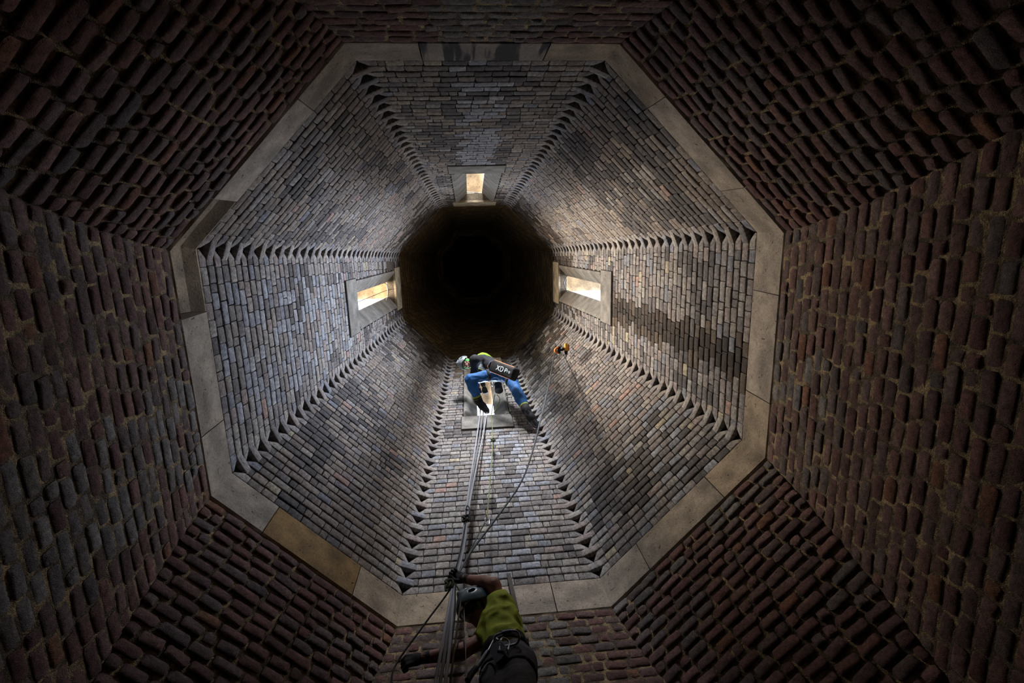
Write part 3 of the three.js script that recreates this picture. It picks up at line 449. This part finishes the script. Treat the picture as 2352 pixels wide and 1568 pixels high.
// -- the climber in the window, seen from below, bent over to the left
const P1 = (() => {
  const J = { pelvis: at(1152, 854, -1.78), hipL: at(1140, 858, -1.79), hipR: at(1170, 864, -1.83), chest: at(1110, 829, -1.66), shL: at(1091, 827, -1.5), shR: at(1096, 834, -1.78), elbowL: at(1089, 860, -1.85), elbowR: at(1100, 858, -2.12), wristL: at(1098, 892, -2.2), wristR: at(1112, 890, -2.34), kneeL: at(1080, 871, -1.84), ankleL: at(1099, 920, -2.36), toeL: at(1117, 942, -2.54), kneeR: at(1189, 902, -2.03), ankleR: at(1209, 941, -2.27), toeR: at(1230, 974, -2.52), head: at(1071, 834, -1.64), neckBase: at(1092, 830, -1.66) };
  J.waist = J.pelvis.clone().lerp(J.chest, 0.45); J.neckBase = J.chest.clone().lerp(J.head, 0.38);
  const crown = M(-0.96, 0.1, 0.12), face = CAM.clone().sub(J.head).normalize().add(M(0.1, 0, -0.25));
  const g = makePerson(J, { crown, face, skin: C.skin, trousers: C.blue, shirt: C.black, shirtLabel: 'dark jacket', sleeve: 1.8, helmet: C.helmet, hood: C.green, sock: C.limeDull, gripL: M(1, 0, 0), gripR: M(1, 0, 0), foldAmp: 0.016,
    panelMat: C.lime, panel: (L) => { const a = half(L.chest.clone().lerp(L.waist, 0.4).addScaledVector(M(0, 1, 0.1).normalize(), 0.035), M(0, -1, -0.1).normalize()), b = half(L.shL.clone().add(M(0.03, 0, 0)), M(-1, 0, 0)), c = half(L.chest.clone().add(M(0, 0, -0.17)), M(0, 0, -1)); return (x, y, z) => Math.max(a(x, y, z), b(x, y, z), c(x, y, z)); } }, 'climber in blue trousers and grey helmet crouching in the window above the ropes');
  return { J, g };
})();
// -- the climber at the bottom, one arm raised to the ropes, the other stretched out
const P2 = (() => {
  const J = { pelvis: at(1168, 1524, -2.3), chest: at(1150, 1436, -2.28), shR: at(1150, 1394, -2.2), shL: at(1142, 1450, -2.34), elbowR: at(1134, 1343, -2.1), wristR: at(1066, 1328, -2.22), elbowL: at(1060, 1496, -2.32), wristL: at(966, 1512, -2.3), head: at(1096, 1399, -2.28), hipL: at(1150, 1530, -2.36), hipR: at(1188, 1528, -2.24), kneeL: at(1120, 1640, -1.95), kneeR: at(1200, 1640, -1.85) };
  J.waist = J.pelvis.clone().lerp(J.chest, 0.5); J.neckBase = J.chest.clone().lerp(J.head, 0.5).add(M(0.03, 0.02, 0));
  J.ankleL = J.kneeL.clone().add(M(0, -0.36, -0.2)); J.toeL = J.ankleL.clone().add(M(-0.12, -0.06, 0.14)); J.ankleR = J.kneeR.clone().add(M(0.05, -0.36, -0.2)); J.toeR = J.ankleR.clone().add(M(-0.08, -0.06, 0.16));
  const g = makePerson(J, { crown: M(-0.5, 0.75, 0.4), face: M(-0.4, -0.85, 0.05), skin: C.skin2, trousers: C.grey, shirt: C.limeDull, shirtLabel: 'lime green short-sleeved shirt', sleeve: 0.62, helmet: C.helmetDark, visor: true, gripR: M(-0.1, 1, 0.1), gripL: M(-0.45, -0.85, 0), shirtFold: 0.02 }, 'climber in lime green shirt and dark helmet holding ropes below the stone band');
  return { J, g };
})();

// ------------------------------------------------------------------ ropes and gear
const ropeTex = tex(128, (x, y) => { const s = (x * 8 + y * 8) % 1; return 0.62 + 0.36 * Math.sin(s * Math.PI) + 0.12 * (hash2(Math.floor(x * 64), Math.floor(y * 64), 4) - 0.5); }, true, 1, 1);
const ropeMat = (c) => std(c, { map: ropeTex, bumpMap: ropeTex, bumpScale: 0.001, roughness: 0.85 });
const RP = { white: ropeMat('#b9bbc0'), grey: ropeMat('#8d8d90'), green: ropeMat('#8d9a62'), dark: ropeMat('#2c2e28'), slate: ropeMat('#70777c'), olive: ropeMat('#4e5230') };
function tube(pts, r, seg = 64, rs = 8, closed = false) { const c = new THREE.CatmullRomCurve3(pts, closed, 'centripetal'), g = new THREE.TubeGeometry(c, seg, r, rs, closed), uv = g.attributes.uv, L = c.getLength(); for (let i = 0; i < uv.count; i++) uv.setXY(i, uv.getX(i) * L / 0.06, uv.getY(i)); return g; }
function solo(name, geo, mat, label, category, group) { const m = shade(new THREE.Mesh(geo, mat)); m.name = numbered(name); m.userData = { label, category }; if (group) m.userData.group = group; scene.add(m); return m; }
const hand = at(1043, 1336, -2.27);
[[1103, 948, -2.56, 1071, 1165, -2.38, 0, 'leftmost pale rope of the three hanging from the window sill'], [1110, 948, -2.56, 1074, 1165, -2.37, 3, 'middle pale rope of the three hanging from the window sill'], [1118, 950, -2.56, 1077, 1165, -2.36, 6, 'rightmost pale rope of the three hanging from the window sill']].forEach(([x, y, z, x2, y2, z2, o, label]) =>
  solo('rope', tube([at(x, y - 14, z - 0.06), at(x, y, z), at(lerp(x, x2, 0.42), 1040, -2.47), at(x2, y2, z2), at(1059 + o, 1260, -2.33), at(1041 + o * 0.9, 1336, -2.26), at(1030 + o * 1.6, 1400, -2.12), at(1012 + o * 3.2, 1500, -1.9), at(994 + o * 4, 1600, -1.68)], 0.0095, 120), o === 3 ? RP.grey : RP.white, label, 'rope', 'pale ropes from the lower window'));
solo('rope', tube([at(1071, 1168, -2.35), at(1069, 1200, -2.33), at(1058, 1262, -2.31), at(1038, 1336, -2.24), at(1034, 1352, -2.22), at(970, 1440, -2.28), at(906, 1533, -2.3), at(900, 1600, -2.2)], 0.006, 90), RP.dark, 'dark rope stretched between both hands of the lower climber', 'rope');
solo('rope', tube([at(1128, 950, -2.56), at(1132, 1008, -2.52), at(1127, 1085, -2.5), at(1119, 1188, -2.46)], 0.006, 60), RP.green, 'short green rope with a knot and two clips hanging below the window sill', 'rope');
solo('rope', tube([at(1119, 1192, -2.45), at(1105, 1216, -2.44), at(1075, 1275, -2.38), at(1052, 1318, -2.3), at(1044, 1338, -2.26), at(1052, 1350, -2.2), at(1058, 1366, -2.16), at(1050, 1440, -2.08), at(1034, 1568, -1.86), at(1030, 1610, -1.8)], 0.006, 90), RP.olive, 'olive green rope slanting from the lowest clip to the raised hand', 'rope');
solo('rope', tube([at(1046, 1340, -2.22), at(1044, 1420, -2.1), at(1030, 1520, -1.95), at(1022, 1610, -1.8)], 0.0055, 50), RP.dark, 'thin dark rope hanging straight down below the raised hand', 'rope');
solo('rope', tube([at(1274, 806, -1.47), at(1267, 850, -1.58), at(1256, 905, -1.7), at(1240, 970, -1.84), at(1222, 1040, -1.98), at(1195, 1110, -2.1), at(1130, 1203, -2.24), at(1085, 1262, -2.28), at(1056, 1312, -2.27), at(1044, 1336, -2.24)], 0.009, 120), RP.slate, 'long slate grey rope running from the orange drill to the raised hand', 'rope');
{ // flat grey sling beside the lower climber
  const pts = [at(1066, 1334, -2.3), at(1066, 1400, -2.2), at(1069, 1470, -2.12), at(1072, 1600, -1.95)], c = new THREE.CatmullRomCurve3(pts), sh = new THREE.Shape([[-0.002, -0.014], [0.002, -0.014], [0.002, 0.014], [-0.002, 0.014]].map(([x, y]) => new THREE.Vector2(x, y)));
  solo('sling', new THREE.ExtrudeGeometry(sh, { steps: 40, extrudePath: c, bevelEnabled: false }), RP.grey, 'flat grey webbing sling hanging beside the dark helmet', 'sling');
}
// carabiners: a steel loop with a screwed gate
function carabiner(pos, long, across, label, size = 0.055, mat = C.steel) {
  const g = thing('carabiner', label, 'carabiner', pos, 'steel carabiners on the ropes and harnesses'), y = long.clone().normalize(), z = across.clone().addScaledVector(y, -across.dot(y)).normalize(), x = y.clone().cross(z); g.quaternion.setFromRotationMatrix(new THREE.Matrix4().makeBasis(x, y, z));
  const s = size, p = [[-0.3, -1], [0.3, -0.95], [0.5, -0.5], [0.55, 0.3], [0.45, 0.8], [0.1, 1], [-0.35, 0.9], [-0.5, 0.55], [-0.45, -0.6]].map(([a, b]) => M(a * s, b * s, 0));
  part('loop', tube(p, s * 0.11, 40, 8, true), mat, g);
  const gate = part('gate', new THREE.CylinderGeometry(s * 0.17, s * 0.17, s * 0.75, 12), C.darkSteel, g); gate.position.set(-0.48 * s, 0, 0); return g;
}
// knots: a rope wound into itself
function knot(pos, r, mat, label, loop) {
  const g = thing('knot', label, 'knot', pos); const p = []; for (let i = 0; i < 40; i++) { const t = i / 40 * Math.PI * 2; p.push(M((2 + Math.cos(3 * t)) * Math.cos(2 * t) * r * 0.5, (2 + Math.cos(3 * t)) * Math.sin(2 * t) * r * 0.8, Math.sin(3 * t) * r * 0.6)); }
  part('wrap', tube(p, r * 0.5, 90, 6, true), mat, g);
  if (loop) part('loop', tube(loop.map((q) => q.clone().sub(pos)), 0.006, 40, 6), mat, g);
  return g;
}
knot(at(1132, 1010, -2.5), 0.02, RP.olive, 'upper small knot in the short green rope below the sill');
carabiner(at(1128, 1084, -2.48), M(0.2, 1, 0), M(0, 0, 1), 'small carabiner clipped half way down the short green rope', 0.035);
carabiner(at(1119, 1196, -2.43), M(0, 1, 0.2), M(0.3, 0, 1), 'carabiner where the olive rope meets the short green rope', 0.04);
knot(at(1070, 1190, -2.33), 0.022, RP.dark, 'dark knot with a loop on the pale ropes', [at(1070, 1188, -2.33), at(1078, 1180, -2.3), at(1079, 1170, -2.3), at(1073, 1161, -2.32), at(1070, 1170, -2.33)]);
knot(at(1031, 1340, -2.2), 0.02, RP.olive, 'olive knot beside the raised gloved hand', [at(1031, 1340, -2.2), at(1023, 1346, -2.18), at(1024, 1356, -2.18), at(1031, 1350, -2.2)]);
// gear on the lower climber
const away = M(0, -0.9, 0.44);
carabiner(at(1165, 1466, -2.0), M(1, 0.1, 0), away, 'large bright carabiner lying across the lower climber at belt height', 0.07);
carabiner(at(1158, 1482, -1.98), M(0.25, 1, 0), away, 'carabiner hanging under the large one on the lower climber', 0.05);
carabiner(at(1120, 1548, -1.96), M(0.6, 1, 0), away, 'dark carabiner on the lower climber thigh beside the grip of the grey tube', 0.06, C.darkSteel);
{ const t = thing('descender', 'dark steel rope descender on the lower climber belt', 'descender', at(1148, 1500, -2.0)); t.quaternion.setFromRotationMatrix(basis(M(0, 0, 0), M(-0.3, 1, 0), away));
  const b = new THREE.Shape(); b.moveTo(-0.035, -0.05); b.quadraticCurveTo(0.05, -0.06, 0.045, 0.01); b.quadraticCurveTo(0.04, 0.06, -0.01, 0.06); b.quadraticCurveTo(-0.05, 0.05, -0.035, -0.05);
  for (const z of [-0.018, 0.012]) { const p = part('plate', new THREE.ExtrudeGeometry(b, { depth: 0.006, bevelEnabled: true, bevelSize: 0.003, bevelThickness: 0.002, bevelSegments: 2 }), C.darkSteel, t); p.position.z = z; }
  const k = part('cam', new THREE.CylinderGeometry(0.02, 0.02, 0.024, 16), C.steel, t); k.rotation.x = Math.PI / 2; const h = part('lever', tube([M(0, 0, 0.02), M(0.03, -0.04, 0.03), M(0.035, -0.09, 0.03)], 0.008, 16), C.rubber, t); }
{ const a = at(1120, 1496, -2.02), b = at(1094, 1534, -1.98), t = thing('ascender_handle', 'grey tube with dark grip leaning from the lower climber belt', 'ascender', a); const d = b.clone().sub(a);
  part('tube', tube([M(0, 0, 0), d.clone().multiplyScalar(0.5), d], 0.013, 12, 12), C.darkSteel, t); part('grip', tube([d, d.clone().multiplyScalar(1.25).add(M(-0.005, 0, 0)), d.clone().multiplyScalar(1.7)], 0.016, 12, 12), C.rubber, t); part('rod', tube([M(0, 0, 0), M(0.05, 0.09, 0), at(1145, 1470, -2.0).sub(a)], 0.006, 16, 8), C.steel, t); }
// gear on the upper climber
{ const A = at(1130, 839, -1.5), B = at(1187, 861, -1.6), t = thing('tool_bag', 'long black tool bag with white letters and orange piping on the upper climber', 'bag', A.clone().lerp(B, 0.5)), y = B.clone().sub(A), len = y.length(); y.normalize();
  const z = CAM.clone().sub(t.position).normalize(); z.addScaledVector(y, -z.dot(y)).normalize(); const x = y.clone().cross(z); t.quaternion.setFromRotationMatrix(new THREE.Matrix4().makeBasis(y, z.clone().cross(y), z));
  const W = 0.215, f = (px, py, pz) => { const qx = Math.abs(px) - len / 2 + 0.05, qy = Math.abs(py) - W / 2 + 0.05, qz = Math.abs(pz) - 0.07 + 0.04; return Math.hypot(Math.max(qx, 0), Math.max(qy, 0), Math.max(qz, 0)) + Math.min(Math.max(qx, qy, qz), 0) - 0.045; };
  part('body', meshField(folds(f, 0.006, 12, 3), [[-len / 2 - 0.03, -0.16, -0.12], [len / 2 + 0.03, 0.16, 0.12]], 0.01), std('#0e0e13', { map: cloth, roughness: 0.75 }), t);
  for (const s of [-1, 1]) { const p = []; for (let k = 0; k <= 12; k++) p.push(M(lerp(-len / 2 - 0.005, len / 2 - 0.05, k / 12), s * (W / 2 - 0.012 - (k < 2 ? 0.03 * (2 - k) : 0)), 0.058)); part('piping', tube(p, 0.0055, 40, 6), C.orange, t, 'orange edge piping'); }
  const flap = part('end_flap', new THREE.CylinderGeometry(0.075, 0.085, 0.035, 20), C.navy, t); flap.rotation.z = Math.PI / 2; flap.position.set(-len / 2 - 0.005, 0, 0); flap.scale.set(1, 1, 1);
  const loop = part('haul_loop', new THREE.TorusGeometry(0.02, 0.006, 8, 20), C.orange, t); loop.position.set(-len / 2 - 0.035, -0.03, 0.03);
  const letter = (list, ox, k) => list.forEach((pp) => { const m = part('letter', tube(pp.map(([a, b]) => M(ox + a * k, b * k, 0)), 0.009 * Math.min(1, k / 0.05), 16, 6), lettering, t); m.position.z = 0.082; m.scale.z = 0.5; });
  const lettering = std('#dfe8ea', { roughness: 0.6 });
  letter([[[-0.6, 0.8], [0, 0], [0.6, -0.8]], [[-0.6, -0.8], [0, 0], [0.6, 0.8]]], -0.06, 0.045);
  letter([[[-0.5, 0.8], [-0.5, -0.8]], [[-0.5, 0.8], [0.2, 0.75], [0.55, 0.3], [0.55, -0.3], [0.2, -0.75], [-0.5, -0.8]]], 0.015, 0.045);
  letter([[[-0.5, 0.8], [-0.5, -0.8]], [[-0.5, 0.8], [0.2, 0.8], [0.5, 0.45], [0.2, 0.05], [-0.5, 0.0]]], 0.1, 0.036);
  letter([[[-0.4, 0.5], [-0.4, -0.8]], [[-0.4, 0.1], [0, 0.5], [0.4, 0.45]]], 0.137, 0.022);
  letter([[[0, 0.6], [0.5, 0.3], [0.5, -0.5], [0, -0.8], [-0.5, -0.5], [-0.5, 0.3], [0, 0.6]]], 0.17, 0.022);
}
carabiner(at(1131, 882, -2.12), M(0.1, 1, 0.3), M(0.3, -0.5, 0.8), 'bright carabiner under the blue thighs of the upper climber', 0.05);
carabiner(at(1171, 908, -2.3), M(0.8, 0.3, 0), away, 'carabiner hanging beside the right blue knee', 0.05);
{ const t = thing('pouch', 'small black pouch hanging below the hips of the upper climber', 'pouch', at(1145, 890, -2.2)); t.rotation.set(0.5, 0.1, 0.05); const b = part('body', new THREE.CylinderGeometry(0.06, 0.07, 0.15, 20), C.black, t); const r = part('rim', new THREE.TorusGeometry(0.06, 0.006, 8, 24), C.webbing, t); r.rotation.x = Math.PI / 2; r.position.y = 0.075; part('loop', tube([M(0, 0.07, 0.05), M(0, 0.13, 0.02), M(0, 0.16, -0.02)], 0.006, 12), C.webbing, t); }
for (const [pts, label] of [[[at(1137, 906, -2.3), at(1133, 925, -2.42), at(1129, 950, -2.54)], 'left of two light green cords by the window slit'], [[at(1141, 906, -2.3), at(1148, 914, -2.38), at(1144, 928, -2.46), at(1134, 948, -2.54)], 'curved light green cord looping down to the sill'], [[at(1164, 902, -2.3), at(1166, 918, -2.4), at(1169, 932, -2.46), at(1172, 944, -2.5)], 'light green cord hanging beside the right boot shin']]) solo('cord', tube(pts, 0.006, 30, 6), RP.green, label, 'cord');
// orange drill hung on an anchor
{ const n = M(Math.cos(-Math.PI / 4), 0, Math.sin(-Math.PI / 4)), side = M(n.z, 0, -n.x).negate(), up = M(0, 1, 0).addScaledVector(n, -SLOPE).normalize();
  const t = thing('drill', 'orange and black cordless drill hanging on the grey brick wall', 'drill', at(1294, 803, -1.24)); t.quaternion.setFromRotationMatrix(new THREE.Matrix4().makeBasis(M(0.99565, -0.08857, -0.02879), M(0.04621, 0.20142, 0.97841), M(-0.08086, -0.97549, 0.20464))); t.scale.setScalar(0.98);
  const cyl = (name, r1, r2, h, x, y, z, mat) => { const m = part(name, new THREE.CylinderGeometry(r1, r2, h, 20), mat, t); m.position.set(x, y, z); return m; };
  cyl('motor_housing', 0.03, 0.034, 0.12, 0.045, 0.045, 0, C.yellow); cyl('gear_case', 0.03, 0.024, 0.06, 0.045, -0.045, 0, C.rubber); cyl('chuck', 0.018, 0.014, 0.05, 0.045, -0.1, 0, C.steel); cyl('bit', 0.004, 0.004, 0.16, 0.045, -0.2, 0, C.steel);
  part('side_rib', new RoundedBoxGeometry(0.02, 0.1, 0.04, 2, 0.006), C.orange, t).position.set(0.088, 0.035, 0);
  part('grip', tube([M(0.03, 0.02, 0), M(-0.02, 0.0, 0.005), M(-0.075, -0.01, 0)], 0.02, 16, 12), C.rubber, t); part('trigger', new RoundedBoxGeometry(0.025, 0.014, 0.014, 2, 0.004), C.yellow, t).position.set(-0.005, 0.035, 0.01);
  const bat = new THREE.TorusGeometry(0.06, 0.022, 10, 20, Math.PI * 0.9); const b = part('battery', bat, C.orange, t); b.rotation.z = Math.PI * 0.55; b.position.set(-0.07, -0.005, 0); b.scale.set(0.75, 1.05, 1.2); part('battery_core', new RoundedBoxGeometry(0.05, 0.12, 0.05, 3, 0.01), C.rubber, t).position.set(-0.068, -0.005, 0);
  carabiner(at(1276, 792, -1.4), M(0.2, 1, 0), M(0.5, -0.5, 0.6), 'small dark carabiner above the orange drill', 0.04, C.darkSteel);
  solo('cord', tube([at(1273, 786, -1.42), at(1280, 793, -1.4), at(1287, 799, -1.38)], 0.003, 12, 6), RP.grey, 'thin grey cord tying the orange drill to its anchor', 'cord');
}
// odds and ends
{ const a = at(1168, 1318, -2.985), b = at(1187, 1404, -2.96), t = thing('batten', 'weathered wooden batten leaning on the stone band behind the lower climber', 'batten', a.clone().lerp(b, 0.5)); t.quaternion.setFromUnitVectors(M(0, 1, 0), a.clone().sub(b).normalize()); part('board', new RoundedBoxGeometry(0.036, a.distanceTo(b), 0.02, 2, 0.003), C.wood, t); }
const cable = std('#2a2420', { roughness: 0.7 });
solo('cable', tube([at(820, 694, -0.02), at(855, 680, -0.1), at(890, 666, -0.02), at(912, 662, 0.06), at(935, 651, 0.14), at(1010, 634, 0.2)].map((p, i) => { const x = [-1.95, -1.85, -1.72, -1.6, -1.5, -1.3][i]; const d = p.clone().sub(CAM); return CAM.clone().addScaledVector(d, (x - CAM.x) / d.x); }), 0.005, 60, 6), cable, 'thin dark cable crossing the left window opening', 'cable');
solo('wire_loop', tube([[883, 650], [889, 655], [891, 668], [890, 680], [887, 690]].map(([x, y]) => { const p = at(x, y, 0), d = p.clone().sub(CAM); return CAM.clone().addScaledVector(d, (-1.7 - CAM.x) / d.x); }), 0.006, 30, 6), cable, 'bent dark wire hanging in the left window', 'wire');
solo('wire_loop', tube([[1304, 632], [1298, 640], [1296, 650], [1299, 662], [1305, 672]].map(([x, y]) => { const p = at(x, y, 0), d = p.clone().sub(CAM); return CAM.clone().addScaledVector(d, (1.68 - CAM.x) / d.x); }), 0.008, 30, 6), cable, 'bent dark wire hanging in the right window', 'wire');
solo('stick', tube([at(1071, 441, 2.5), at(1090, 442, 2.5), at(1111, 446, 2.5)], 0.007, 20, 6), C.wood, 'dark crooked stick lying across the top window opening', 'stick');

//@@END@@
renderer.render(scene, camera);
